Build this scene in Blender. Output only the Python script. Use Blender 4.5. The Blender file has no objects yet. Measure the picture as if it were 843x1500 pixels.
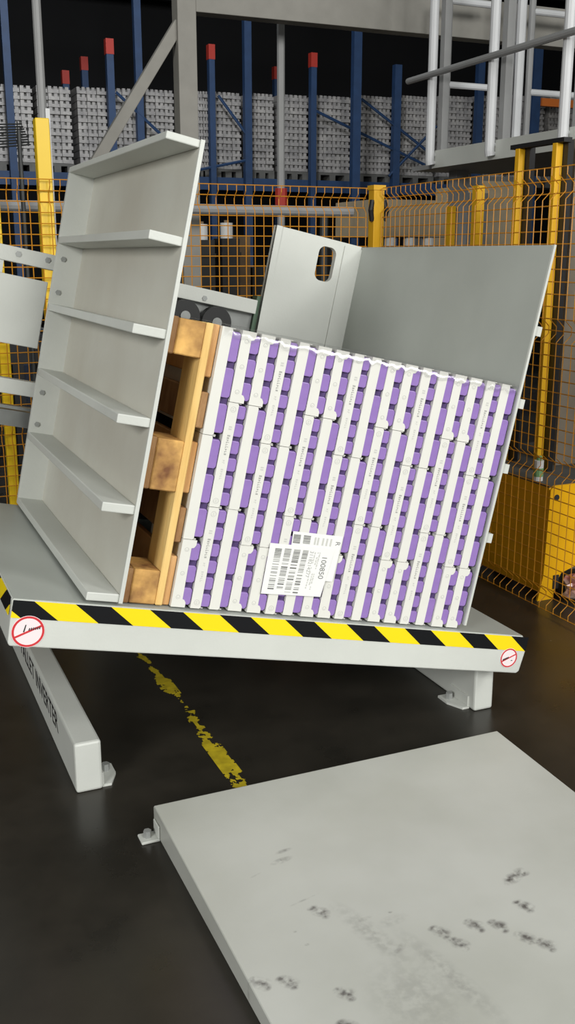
import bpy, bmesh, math, random
from mathutils import Vector, Matrix, noise
random.seed(7)
S = bpy.context.scene
COL = S.collection

# ---------------------------------------------------------------- camera
W, H = 843.0, 1500.0
FPX, VPX, HZY, CAMH = 1470.0, -235.0, 372.0, 1.55      # focal px, vanishing point of world +Y, horizon row, eye height
pit = math.atan((H/2-HZY)/FPX)
dY = Vector((VPX-W/2, H/2-HZY, FPX)).normalized()      # camera space: right, up, forward
dZ = Vector((0, math.cos(pit), -math.sin(pit)))
dX = -dY.cross(dZ)
RIGHT = Vector((dX[0], dY[0], dZ[0])); UP = Vector((dX[1], dY[1], dZ[1])); FWD = Vector((dX[2], dY[2], dZ[2]))
EYE = Vector((0, 0, CAMH))
cam = bpy.data.cameras.new('camera'); cam.sensor_fit = 'VERTICAL'; cam.sensor_height = 24; cam.lens = FPX/H*24
cam.clip_start = 0.05; cam.clip_end = 200
co = bpy.data.objects.new('camera', cam); COL.objects.link(co)
m = Matrix.Identity(4)
for i in range(3):
    m[i][0], m[i][1], m[i][2], m[i][3] = RIGHT[i], UP[i], -FWD[i], EYE[i]
co.matrix_world = m
S.camera = co

def ray(x, y): return RIGHT*(x-W/2) + UP*(H/2-y) + FWD*FPX
def onX(x, y, X): r = ray(x, y); return EYE + r*(X/r.x)
def onY(x, y, Y): r = ray(x, y); return EYE + r*(Y/r.y)
def onZ(x, y, Z): r = ray(x, y); return EYE + r*((Z-CAMH)/r.z)

# ---------------------------------------------------------------- light
wd = bpy.data.worlds.new('world'); S.world = wd; wd.use_nodes = True
wd.node_tree.nodes['Background'].inputs[0].default_value = (0.95, 1.0, 0.97, 1)
wd.node_tree.nodes['Background'].inputs[1].default_value = 0.19

def area(name, loc, target, size, power, col=(1, 1.0, 0.965), sy=None):
    l = bpy.data.lights.new(name, 'AREA'); l.energy = power; l.color = col
    l.shape = 'RECTANGLE'; l.size = size; l.size_y = sy or size
    o = bpy.data.objects.new(name, l); COL.objects.link(o); o.location = loc
    o.rotation_euler = (Vector(target)-Vector(loc)).to_track_quat('-Z', 'Y').to_euler()
    return o
# high-bay lamps of the hall, and one added fill lamp: rows over the aisle in which the photographer stands, and dimmer ones between the racks
area('highbay_or_fill_lamp', (-6.0, -3.6, 4.3), (0.9, 2.8, 0.7), 2.4, 580)
area('highbay_or_fill_lamp', (2.4, -6.4, 4.3), (1.4, 2.6, 0.7), 2.4, 510)
area('highbay_or_fill_lamp', (5.2, -1.8, 4.3), (3.2, 3.6, 0.8), 1.6, 150)  # unseen fill lamp, added to brighten the front of the yellow guard
area('highbay_or_fill_lamp', (1.0, 1.0, 6.5), (1.0, 1.2, 0), 1.6, 22)
area('highbay_or_fill_lamp', (2.2, 8.2, 6.6), (4.2, 15.0, 2.6), 1.4, 340, (0.93, 0.97, 1.0))
S.view_settings.view_transform = 'Standard'; S.view_settings.look = 'None'
S.view_settings.exposure = 0.0; S.view_settings.gamma = 1.0; S.view_settings.use_curve_mapping = False

# ---------------------------------------------------------------- materials
def lin(c):
    return tuple((v/12.92 if v <= .04045 else ((v+.055)/1.055)**2.4) for v in c)
def rgb(r, g, b): return (*lin((r/255, g/255, b/255)), 1)
def newmat(name):
    M_ = bpy.data.materials.new(name); M_.use_nodes = True
    nt = M_.node_tree; return M_, nt, nt.nodes['Principled BSDF']
def mat(name, c, rough=.5, metal=0, noise=0.0, nscale=8.0, bump=0.0, bscale=60.0, stretch=None, spec=None, c2=None):
    M_, nt, b = newmat(name)
    b.inputs['Base Color'].default_value = c; b.inputs['Roughness'].default_value = rough; b.inputs['Metallic'].default_value = metal
    if spec is not None: b.inputs['Specular IOR Level'].default_value = spec
    if noise or bump or c2:
        tc = nt.nodes.new('ShaderNodeTexCoord'); vec = tc.outputs['Object']
        if stretch:
            mp = nt.nodes.new('ShaderNodeMapping'); mp.inputs['Scale'].default_value = stretch
            nt.links.new(vec, mp.inputs[0]); vec = mp.outputs[0]
    if noise or c2:
        n = nt.nodes.new('ShaderNodeTexNoise'); n.inputs['Scale'].default_value = nscale; n.inputs['Detail'].default_value = 5
        nt.links.new(vec, n.inputs['Vector'])
        r = nt.nodes.new('ShaderNodeValToRGB'); r.color_ramp.elements[0].position = .32; r.color_ramp.elements[1].position = .68
        c0 = c2 or tuple(v*(1-noise) for v in c[:3])+(1,)
        r.color_ramp.elements[0].color = c0; r.color_ramp.elements[1].color = c
        nt.links.new(n.outputs['Fac'], r.inputs[0]); nt.links.new(r.outputs[0], b.inputs['Base Color'])
    if bump:
        n2 = nt.nodes.new('ShaderNodeTexNoise'); n2.inputs['Scale'].default_value = bscale; nt.links.new(vec, n2.inputs['Vector'])
        bp = nt.nodes.new('ShaderNodeBump'); bp.inputs['Strength'].default_value = bump; bp.inputs['Distance'].default_value = .01
        nt.links.new(n2.outputs['Fac'], bp.inputs['Height']); nt.links.new(bp.outputs[0], b.inputs['Normal'])
    return M_

PAINT = mat('light_grey_machine_paint', rgb(206, 208, 202), .45, noise=.10, nscale=3, bump=.05, bscale=120)
PLATE = mat('grey_steel_sheet', rgb(204, 203, 193), .45, noise=.16, nscale=2.2, bump=.06, bscale=40, c2=rgb(190, 186, 174))
PLATE2 = mat('mid_grey_steel_sheet', rgb(178, 182, 176), .42, noise=.14, nscale=2.5)
RAILG = mat('galvanised_rail', rgb(150, 152, 150), .35, .6, noise=.2, nscale=12)
DARKST = mat('dark_steel', rgb(62, 64, 64), .5, .3, noise=.3)
BLACK = mat('black_rubber', rgb(16, 16, 17), .55)
BLACKPL = mat('black_plastic', rgb(26, 26, 28), .4)
YEL = mat('yellow_powder_coat', rgb(240, 200, 30), .42, noise=.06, nscale=6)
YEL2 = mat('deep_yellow_powder_coat', rgb(226, 172, 22), .45, noise=.10, nscale=5)
YELO = mat('orange_yellow_guard_paint', rgb(255, 190, 16), .38, noise=.16, nscale=5, bump=.1, bscale=30)
WIRE = mat('orange_yellow_wire', rgb(205, 138, 34), .45)
BOLT = mat('bolt_zinc', rgb(158, 160, 158), .35, .25)
BLUE = mat('rack_blue', rgb(34, 62, 100), .6, noise=.2)
RED = mat('red_paint', rgb(168, 46, 34), .6)
GREYPAINT = mat('pale_grey_column_paint', rgb(146, 143, 136), .6, noise=.12)
WHITERAIL = mat('white_railing_paint', rgb(205, 206, 208), .45, noise=.05)
GREYRAIL = mat('grey_railing_paint', rgb(150, 150, 150), .5, noise=.1)
WOOD = mat('pallet_wood', rgb(218, 172, 118), .7, c2=rgb(178, 124, 60), nscale=5, stretch=(3, 1, .6), bump=.3, bscale=40)
WOODL = mat('pallet_wood_pale', rgb(238, 204, 134), .7, c2=rgb(222, 180, 106), nscale=6, stretch=(4, 4, .5), bump=.25, bscale=30)
WOODB = mat('pallet_block_wood', rgb(232, 182, 104), .75, c2=rgb(116, 74, 42), nscale=12, bump=.5, bscale=30)
WOODD = mat('pallet_wood_dull', rgb(172, 134, 90), .8, c2=rgb(138, 96, 58), nscale=7, stretch=(3, 3, 1), bump=.3)
CARD = mat('white_tray_board', rgb(222, 221, 214), .6, noise=.03, nscale=20)
PURP = mat('purple_cup', rgb(150, 120, 188), .35, noise=.12, nscale=22)
PURP_SHADE = mat('purple_cup_gap_shade', rgb(74, 54, 104), .6)  # cup purple darkened to stand for the shade in the gaps
INK = mat('grey_print', rgb(164, 164, 160), .7)
INKD = mat('dark_print', rgb(118, 118, 116), .7)
INKL = mat('pale_grey_print', rgb(198, 198, 193), .7)
PAPER = mat('label_paper', rgb(234, 234, 232), .5)
STWHITE = mat('sticker_white', rgb(240, 226, 228), .4)
STRED = mat('sticker_red', rgb(206, 52, 58), .4)
TXT = mat('black_lettering', rgb(30, 28, 30), .5)
BROWNC = mat('brown_carton', rgb(134, 112, 88), .8, noise=.2)
GREYC = mat('dull_grey_machine', rgb(96, 95, 92), .6, noise=.3)
DARKM = mat('dark_machine', rgb(34, 33, 33), .6, noise=.4)
WHITEP = mat('white_film_roll', rgb(214, 214, 212), .4)
BEIGE = mat('beige_machine_panel', rgb(150, 136, 112), .6, noise=.15)
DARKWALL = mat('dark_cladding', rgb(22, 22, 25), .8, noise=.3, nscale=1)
GREEN = mat('green_cap', rgb(120, 160, 110), .4)

def film_mat():
    M_, nt, b = newmat('clear_stretch_film')
    out = nt.nodes['Material Output']; nt.nodes.remove(b)
    t = nt.nodes.new('ShaderNodeBsdfTransparent'); g = nt.nodes.new('ShaderNodeBsdfGlossy'); g.inputs['Roughness'].default_value = .18
    mx = nt.nodes.new('ShaderNodeMixShader'); mx.inputs[0].default_value = .16
    n = nt.nodes.new('ShaderNodeTexNoise'); n.inputs['Scale'].default_value = 30; bp = nt.nodes.new('ShaderNodeBump'); bp.inputs['Strength'].default_value = .8
    tc = nt.nodes.new('ShaderNodeTexCoord'); nt.links.new(tc.outputs['Object'], n.inputs['Vector']); nt.links.new(n.outputs['Fac'], bp.inputs['Height'])
    nt.links.new(bp.outputs[0], g.inputs['Normal'])
    nt.links.new(t.outputs[0], mx.inputs[1]); nt.links.new(g.outputs[0], mx.inputs[2]); nt.links.new(mx.outputs[0], out.inputs[0])
    return M_
FILM = film_mat()

def stack_mat():
    M_, nt, b = newmat('wrapped_cartons')
    tc = nt.nodes.new('ShaderNodeTexCoord'); n = nt.nodes.new('ShaderNodeTexNoise'); n.inputs['Scale'].default_value = 3.5; n.inputs['Detail'].default_value = 7; n.inputs['Roughness'].default_value = .7
    nt.links.new(tc.outputs['Object'], n.inputs['Vector'])
    r = nt.nodes.new('ShaderNodeValToRGB'); r.color_ramp.elements[0].position = .3; r.color_ramp.elements[1].position = .75
    r.color_ramp.elements[0].color = rgb(112, 110, 112); r.color_ramp.elements[1].color = rgb(186, 182, 178)
    nt.links.new(n.outputs['Fac'], r.inputs[0]); nt.links.new(r.outputs[0], b.inputs['Base Color'])
    b.inputs['Roughness'].default_value = .3
    return M_
STACK = stack_mat()

def floor_mat():
    M_, nt, b = newmat('dark_worn_concrete')
    tc = nt.nodes.new('ShaderNodeTexCoord')
    n = nt.nodes.new('ShaderNodeTexNoise'); n.inputs['Scale'].default_value = 3.2; n.inputs['Detail'].default_value = 8; n.inputs['Roughness'].default_value = .65
    nt.links.new(tc.outputs['Object'], n.inputs['Vector'])
    r = nt.nodes.new('ShaderNodeValToRGB'); r.color_ramp.elements[0].position = .3; r.color_ramp.elements[1].position = .72
    r.color_ramp.elements[0].color = rgb(34, 32, 28); r.color_ramp.elements[1].color = rgb(52, 48, 42)
    nt.links.new(n.outputs['Fac'], r.inputs[0])
    v = nt.nodes.new('ShaderNodeTexVoronoi'); v.inputs['Scale'].default_value = 9; nt.links.new(tc.outputs['Object'], v.inputs['Vector'])
    lt = nt.nodes.new('ShaderNodeMath'); lt.operation = 'LESS_THAN'; lt.inputs[1].default_value = .028; nt.links.new(v.outputs['Distance'], lt.inputs[0])
    n3 = nt.nodes.new('ShaderNodeTexNoise'); n3.inputs['Scale'].default_value = 2.3; nt.links.new(tc.outputs['Object'], n3.inputs['Vector'])
    g3 = nt.nodes.new('ShaderNodeMath'); g3.operation = 'GREATER_THAN'; g3.inputs[1].default_value = .58; nt.links.new(n3.outputs['Fac'], g3.inputs[0])
    mu = nt.nodes.new('ShaderNodeMath'); mu.operation = 'MULTIPLY'; nt.links.new(lt.outputs[0], mu.inputs[0]); nt.links.new(g3.outputs[0], mu.inputs[1])
    mx = nt.nodes.new('ShaderNodeMixRGB'); nt.links.new(mu.outputs[0], mx.inputs[0]); nt.links.new(r.outputs[0], mx.inputs[1]); mx.inputs[2].default_value = rgb(120, 116, 108)
    nt.links.new(mx.outputs[0], b.inputs['Base Color'])
    rr = nt.nodes.new('ShaderNodeMapRange'); rr.inputs[3].default_value = .20; rr.inputs[4].default_value = .40
    nt.links.new(n.outputs['Fac'], rr.inputs[0]); nt.links.new(rr.outputs[0], b.inputs['Roughness'])
    b.inputs['Specular IOR Level'].default_value = .35
    return M_
FLOOR = floor_mat()

def hazard_mat(name, axis_u, axis_v, slope, off, period=.21):
    M_, nt, b = newmat(name); b.inputs['Roughness'].default_value = .6; b.inputs['Specular IOR Level'].default_value = .2
    tc = nt.nodes.new('ShaderNodeTexCoord'); sp = nt.nodes.new('ShaderNodeSeparateXYZ'); nt.links.new(tc.outputs['Object'], sp.inputs[0])
    a = nt.nodes.new('ShaderNodeMath'); a.operation = 'MULTIPLY_ADD'; a.inputs[1].default_value = slope
    nt.links.new(sp.outputs[axis_v], a.inputs[0]); nt.links.new(sp.outputs[axis_u], a.inputs[2])
    s = nt.nodes.new('ShaderNodeMath'); s.operation = 'ADD'; s.inputs[1].default_value = -off + period*40; nt.links.new(a.outputs[0], s.inputs[0])
    d = nt.nodes.new('ShaderNodeMath'); d.operation = 'MODULO'; d.inputs[1].default_value = period; nt.links.new(s.outputs[0], d.inputs[0])
    l = nt.nodes.new('ShaderNodeMath'); l.operation = 'LESS_THAN'; l.inputs[1].default_value = period*.47; nt.links.new(d.outputs[0], l.inputs[0])
    mx = nt.nodes.new('ShaderNodeMixRGB'); mx.inputs[1].default_value = rgb(244, 214, 24); mx.inputs[2].default_value = rgb(16, 17, 20)
    nt.links.new(l.outputs[0], mx.inputs[0]); nt.links.new(mx.outputs[0], b.inputs['Base Color'])
    return M_
HAZ = hazard_mat('hazard_tape_stripes', 'X', 'Z', 1.45, .168)
HAZY = hazard_mat('hazard_tape_stripes_end', 'Y', 'Z', 1.45, .05)

def ramp_mat(marks):
    """pale sheet with the dark rubber scuffs and boot marks that the photograph shows (object space, metres)"""
    M_, nt, b = newmat('scuffed_ramp_sheet'); b.inputs['Roughness'].default_value = .42
    N, L = nt.nodes.new, nt.links.new
    tc = N('ShaderNodeTexCoord'); obj_ = tc.outputs['Object']
    n1 = N('ShaderNodeTexNoise'); n1.inputs['Scale'].default_value = 2.5; n1.inputs['Detail'].default_value = 6; L(obj_, n1.inputs['Vector'])
    r = N('ShaderNodeValToRGB'); r.color_ramp.elements[0].position = .3; r.color_ramp.elements[1].position = .65
    r.color_ramp.elements[0].color = rgb(172, 173, 165); r.color_ramp.elements[1].color = rgb(188, 189, 183); L(n1.outputs['Fac'], r.inputs[0])
    n2 = N('ShaderNodeTexNoise'); n2.inputs['Scale'].default_value = 55; n2.inputs['Detail'].default_value = 3; L(obj_, n2.inputs['Vector'])
    acc = None
    for (x, y, rx, ry, rot, st) in marks:
        mp = N('ShaderNodeMapping'); mp.vector_type = 'TEXTURE'
        mp.inputs['Location'].default_value = (x, y, 0); mp.inputs['Rotation'].default_value = (0, 0, rot); mp.inputs['Scale'].default_value = (rx, ry, 10)
        L(obj_, mp.inputs[0])
        ln = N('ShaderNodeVectorMath'); ln.operation = 'LENGTH'; L(mp.outputs[0], ln.inputs[0])
        mr = N('ShaderNodeMapRange'); mr.inputs[1].default_value = 1.0; mr.inputs[2].default_value = .25; mr.inputs[3].default_value = 0; mr.inputs[4].default_value = st
        L(ln.outputs['Value'], mr.inputs[0])
        if acc is None: acc = mr.outputs[0]
        else:
            mxm = N('ShaderNodeMath'); mxm.operation = 'MAXIMUM'; L(acc, mxm.inputs[0]); L(mr.outputs[0], mxm.inputs[1]); acc = mxm.outputs[0]
    nr = N('ShaderNodeMapRange'); nr.inputs[1].default_value = .36; nr.inputs[2].default_value = .62; L(n2.outputs['Fac'], nr.inputs[0])
    mul = N('ShaderNodeMath'); mul.operation = 'MULTIPLY'; L(acc, mul.inputs[0]); L(nr.outputs[0], mul.inputs[1])
    mix = N('ShaderNodeMixRGB'); L(mul.outputs[0], mix.inputs[0]); L(r.outputs[0], mix.inputs[1]); mix.inputs[2].default_value = rgb(84, 80, 78)
    L(mix.outputs[0], b.inputs['Base Color'])
    return M_

# ---------------------------------------------------------------- mesh helpers
class MB:
    def __init__(s): s.v = []; s.f = []; s.mi = []; s.m = 0
    def add(s, vs, fs):
        o = len(s.v); s.v += [tuple(p) for p in vs]; s.f += [tuple(i+o for i in f) for f in fs]; s.mi += [s.m]*len(fs); return s
    def box(s, a, b):
        x0, y0, z0 = (min(p, q) for p, q in zip(a, b)); x1, y1, z1 = (max(p, q) for p, q in zip(a, b))
        return s.add([(x0,y0,z0),(x1,y0,z0),(x1,y1,z0),(x0,y1,z0),(x0,y0,z1),(x1,y0,z1),(x1,y1,z1),(x0,y1,z1)],
                     [(0,3,2,1),(4,5,6,7),(0,1,5,4),(1,2,6,5),(2,3,7,6),(3,0,4,7)])
    def prism_y(s, pts, y0, y1):                       # polygon in (x,z), counter-clockwise seen from -Y
        n = len(pts); vs = [(x, y0, z) for x, z in pts]+[(x, y1, z) for x, z in pts]
        fs = [tuple(range(n)), tuple(range(2*n-1, n-1, -1))]+[(i, n+i, n+(i+1) % n, (i+1) % n) for i in range(n)]
        return s.add(vs, fs)
    def prism_x(s, pts, x0, x1):                       # polygon in (y,z)
        n = len(pts); vs = [(x0, y, z) for y, z in pts]+[(x1, y, z) for y, z in pts]
        fs = [tuple(range(n-1, -1, -1)), tuple(range(n, 2*n))]+[(i, (i+1) % n, n+(i+1) % n, n+i) for i in range(n)]
        return s.add(vs, fs)
    def tube(s, pts, r, n=8, cap=True):
        pts = [Vector(p) for p in pts]; rings = []; prev = None
        for i, p in enumerate(pts):
            t = (pts[min(i+1, len(pts)-1)]-pts[max(i-1, 0)]).normalized()
            a = Vector((0, 0, 1)) if abs(t.z) < .9 else Vector((0, 1, 0))
            if prev is not None: a = prev
            x = t.cross(a).normalized(); y = x.cross(t).normalized(); prev = y
            rings.append([p+(x*math.cos(2*math.pi*k/n)+y*math.sin(2*math.pi*k/n))*r for k in range(n)])
        vs = [q for rg in rings for q in rg]; fs = []
        for i in range(len(rings)-1):
            for k in range(n):
                fs.append((i*n+k, i*n+(k+1) % n, (i+1)*n+(k+1) % n, (i+1)*n+k))
        if cap: fs += [tuple(range(n-1, -1, -1)), tuple(range((len(rings)-1)*n, len(rings)*n))]
        return s.add(vs, fs)
    def disc(s, c, r, y0, y1, n=24, r_in=0):           # in the xz plane
        cx, cz = c
        if r_in:
            for k in range(n):
                a0, a1 = 2*math.pi*k/n, 2*math.pi*(k+1)/n
                s.prism_y([(cx+r_in*math.cos(a0), cz+r_in*math.sin(a0)), (cx+r*math.cos(a0), cz+r*math.sin(a0)), (cx+r*math.cos(a1), cz+r*math.sin(a1)), (cx+r_in*math.cos(a1), cz+r_in*math.sin(a1))], y0, y1)
            return s
        return s.prism_y([(cx+r*math.cos(2*math.pi*k/n), cz+r*math.sin(2*math.pi*k/n)) for k in range(n)], y0, y1)
    def mesh(s, name, mats, smooth=False, bevel=0, seg=2):
        me = bpy.data.meshes.new(name); me.from_pydata(s.v, [], s.f)
        for q in (mats if isinstance(mats, (list, tuple)) else [mats]): me.materials.append(q)
        me.polygons.foreach_set('material_index', s.mi)
        bm = bmesh.new(); bm.from_mesh(me); bmesh.ops.recalc_face_normals(bm, faces=bm.faces)
        if bevel:
            bmesh.ops.bevel(bm, geom=[e for e in bm.edges if e.is_manifold and e.calc_face_angle(0) > .5], offset=bevel, segments=seg, affect='EDGES', profile=.5, clamp_overlap=True)
        bm.to_mesh(me); bm.free()
        if smooth: me.polygons.foreach_set('use_smooth', [True]*len(me.polygons))
        me.update(); return me
    def build(s, name, mats, parent=None, **k):
        return link(name, s.mesh(name, mats, **k), parent)
def link(name, me, parent=None):
    o = bpy.data.objects.new(name, me); COL.objects.link(o)
    if parent is not None: o.parent = parent
    return o
def tag(o, label=None, cat=None, group=None, kind=None):
    if label: o['label'] = label
    if cat: o['category'] = cat
    if group: o['group'] = group
    if kind: o['kind'] = kind
    return o
def empty(name, loc=(0, 0, 0), rot=(0, 0, 0), label=None, cat=None, group=None):
    o = bpy.data.objects.new(name, None); COL.objects.link(o); o.location = loc; o.rotation_euler = rot; o.empty_display_size = .1
    return tag(o, label, cat, group)
def text_mesh(txt, size, extr=.0004):
    c = bpy.data.curves.new('lettering', 'FONT'); c.body = txt; c.size = size; c.extrude = extr; c.align_x = 'LEFT'
    o = bpy.data.objects.new('lettering', c); COL.objects.link(o)
    dg = bpy.context.evaluated_depsgraph_get(); me = bpy.data.meshes.new_from_object(o.evaluated_get(dg))
    bpy.data.objects.remove(o); return me

# drum frame of the tilted machine: local x = along the table (u), y = world Y, z = off the table (v)
TH = math.radians(12.4)
O = onY(18, 878, 2.58); OX, OZ = O.x, O.z
UV = Vector((math.cos(TH), 0, -math.sin(TH))); VV = Vector((math.sin(TH), 0, math.cos(TH)))
def dw(u, y, v): return Vector((OX, 0, OZ)) + UV*u + VV*v + Vector((0, y, 0))
DROT = (0, TH, 0); DLOC = (OX, 0, OZ)

# ================================================================ SETTING
f = MB(); f.add([(-14, -8, 0), (22, -8, 0), (22, 26, 0), (-14, 26, 0)], [(0, 1, 2, 3)])
tag(f.build('floor', FLOOR), 'dark grey worn concrete warehouse floor', kind='structure')
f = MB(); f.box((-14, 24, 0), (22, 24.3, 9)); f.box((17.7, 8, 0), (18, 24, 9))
tag(f.build('wall_back', DARKWALL), 'dark back wall of the unlit racking hall', kind='structure')
f = MB(); f.box((-14, 8.6, 7.2), (18, 24, 7.4))
for k in range(9): f.box((-10, 9.4+k*1.7, 6.9), (18, 9.5+k*1.7, 7.2))
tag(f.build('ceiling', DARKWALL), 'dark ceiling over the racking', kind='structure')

# worn yellow line on the floor
def worn_line():
    mb = MB(); nx, ny = 14, 300; x0, x1, y0, y1 = .925, .985, 2.50, 3.75
    rnd = random.Random(5); ph = [rnd.uniform(0, 6.28) for _ in range(8)]
    def paint(x, y):
        s = (x-x0)/(x1-x0)
        a = noise.noise((x*9, y*5.5, 3.1)); b = noise.noise((x*38, y*30, 7.7)); c = noise.noise((x*110, y*80, 1.3))
        c0 = .5+.16*math.sin(y*6.1+1)
        wdt = .42+.55*noise.noise((.3, y*6.0, 9.2))-(.22 if y > 3.1 else 0)-(.1 if y > 3.4 else 0)
        return abs(s-c0)+.35*b+.16*c < wdt and a+.5*b+.3*c > -.42
    for i in range(nx):
        for j in range(ny):
            xa, xb = x0+(x1-x0)*i/nx, x0+(x1-x0)*(i+1)/nx; ya, yb = y0+(y1-y0)*j/ny, y0+(y1-y0)*(j+1)/ny
            if paint((xa+xb)/2, (ya+yb)/2): mb.add([(xa, ya, .0012), (xb, ya, .0012), (xb, yb, .0012), (xa, yb, .0012)], [(0, 1, 2, 3)])
    o = mb.build('floor_line', mat('worn_yellow_floor_paint', rgb(196, 174, 30), .6, noise=.35, nscale=30))
    tag(o, 'worn chipped yellow line painted on the floor under the tilted table', 'floor line')
worn_line()

# ================================================================ PALLET INVERTER
inv = empty('pallet_inverter', (1.22, 2.7, 0), label='pale grey pallet inverter machine, tilted, clamping a pallet load', cat='pallet inverter')
def fix(o, drum=True):
    """child of the machine placed in the drum frame or in world axes"""
    o.parent = inv; o.matrix_parent_inverse = Matrix.Translation(inv.location).inverted()
    if drum: o.location = DLOC; o.rotation_euler = DROT
    return o
def P(mb, name, mats, drum=True, **k): return fix(mb.build(name, mats, **k), drum)
def sub(mb, name, mats, par, **k): return mb.build(name, mats, par, **k)

def hexbolt(c, r, h, axis='y'):
    mb = MB(); n = 6; x, y, z = c
    pts = [(r*math.cos(math.pi/3*k), r*math.sin(math.pi/3*k)) for k in range(n)]
    if axis == 'y': mb.prism_y([(x+a, z+b) for a, b in pts], y-h, y)
    elif axis == 'x': mb.prism_x([(y+a, z+b) for a, b in pts], x-h, x)
    else:
        vs = [(x+a, y+b, z) for a, b in pts]+[(x+a, y+b, z+h) for a, b in pts]
        mb.add(vs, [tuple(range(5, -1, -1)), tuple(range(6, 12))]+[(i, (i+1) % 6, 6+(i+1) % 6, 6+i) for i in range(6)])
    return mb

# base beams on the floor
for k, (xa, xb) in enumerate(((.487, .567), (1.879, 1.955))):
    b = MB(); b.box((xa, 2.70, 0), (xb, 4.75, .16)); beam = P(b, 'base_beam', PAINT, False, bevel=.008)
    xi, s = (xb, 1) if k == 0 else (xa, -1); yb = 2.78 if k == 0 else 2.80
    q = MB(); q.add([(xi, yb-.07, 0), (xi+s*.028, yb-.07, 0), (xi+s*.055, yb-.01, 0), (xi+s*.055, yb+.05, 0), (xi, yb+.05, 0),
                     (xi, yb-.07, .008), (xi+s*.028, yb-.07, .008), (xi+s*.055, yb-.01, .008), (xi+s*.055, yb+.05, .008), (xi, yb+.05, .008)],
                    [(4, 3, 2, 1, 0), (5, 6, 7, 8, 9)]+[(i, (i+1) % 5, 5+(i+1) % 5, 5+i) for i in range(5)])
    q.box((xi, yb-.066, .008), (xi+s*.006, yb+.05, .045))
    sub(q, 'anchor_bracket', PAINT, beam)
    sub(hexbolt((xi+s*.03, yb+.015, .008), .013, .022, 'z'), 'anchor_bolt', BOLT, beam)
    if k == 0:
        me = text_mesh('PALLET INVERTER', .092); me.materials.append(TXT)
        t = link('lettering', me, beam); t.rotation_euler = (math.pi/2, 0, -math.pi/2); t.location = (xa-.0006, 3.69, .078)
        t['label'] = 'black lettering PALLET INVERTER'
b = MB(); b.box((.567, 4.45, 0), (1.879, 4.53, .12)); P(b, 'base_crossbeam', PAINT, False, bevel=.006)
b = MB(); b.box((.92, 4.30, .0), (1.62, 4.72, .95)); P(b, 'rear_column', PAINT, False, bevel=.01)
b = MB(); cx_, cz_ = dw(.87, 0, .42).x, dw(.87, 0, .42).z
b.disc((cx_, cz_), .26, 4.08, 4.30, 40); P(b, 'slewing_ring', DARKST, False)

# side table that carries the load
t = MB(); t.prism_y([(0, 0), (0.006, -.122), (.012, -.13), (1.698, -.13), (1.708, -.122), (1.716, -.03), (1.692, 0)], 2.58, 3.80)
table = P(t, 'side_table', PAINT, bevel=.004)
t = MB(); t.box((.004, 2.584, 0), (1.69, 3.79, .0022)); sub(t, 'table_top_sheet', PLATE2, table)
t = MB(); t.box((0.003, 2.5785, -.050), (1.7125, 2.5795, -.001)); sub(t, 'hazard_tape', HAZ, table)['label'] = 'black and yellow striped tape'
t = MB(); t.box((-.0015, 2.60, -.05), (-.0003, 3.75, -.001)); sub(t, 'hazard_tape', HAZY, table)['label'] = 'black and yellow striped tape'
for uu in (.34, .56, .78, 1.0, 1.2, 1.36):
    t = MB(); t.box((uu, 2.60, -.136), (uu+.05, 2.64, -.1295)); sub(t, 'underside_tab', PAINT, table)
def sticker(u, v, r, flip):
    s = MB(); s.disc((u, v), r, 2.5784, 2.5796, 32)
    s.m = 1; s.disc((u, v), r*.97, 2.5778, 2.5785, 32, r_in=r*.84)
    d = Vector((math.cos(.52), math.sin(.52))); n = Vector((-d.y, d.x))*r*.06
    a, b_ = Vector((u, v))-d*r*.9, Vector((u, v))+d*r*.9
    s.prism_y([tuple(a-n), tuple(b_-n), tuple(b_+n), tuple(a+n)], 2.5777, 2.5785)
    s.m = 2
    if not flip:
        s.prism_y([(u-.30*r, v-.05*r), (u-.22*r, v-.05*r), (u-.16*r, v+.42*r), (u-.22*r, v+.42*r)], 2.5776, 2.5785)
        for k in range(6): s.prism_y([(u+(.0+.12*k)*r, v+(.08+.03*k)*r), (u+(.08+.12*k)*r, v+(.05+.03*k)*r), (u+(.10+.12*k)*r, v+(.22+.03*k)*r), (u+(.04+.12*k)*r, v+(.24+.03*k)*r)], 2.5776, 2.5785)
    else:
        for k in range(6): s.prism_y([(u+(-.7+.11*k)*r, v+(-.32+.05*k)*r), (u+(-.62+.11*k)*r, v+(-.34+.05*k)*r), (u+(-.58+.11*k)*r, v+(-.15+.05*k)*r), (u+(-.66+.11*k)*r, v+(-.12+.05*k)*r)], 2.5776, 2.5785)
        s.prism_y([(u+.3*r, v-.3*r), (u+.5*r, v-.25*r), (u+.45*r, v-.18*r), (u+.3*r, v-.24*r)], 2.5776, 2.5785)
    sub(s, 'warning_sticker', [STWHITE, STRED, DARKST], table)['label'] = 'round white prohibition sticker with red ring and slash'
def duv(x, y, Y=2.58):
    p = onY(x, y, Y)-Vector((OX, 0, OZ)); return p.dot(UV), p.dot(VV)
u_, v_ = duv(41, 925); sticker(u_, v_, .0445, False)
u_, v_ = duv(745.5, 963.5); sticker(u_, v_, .034, True)

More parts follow.
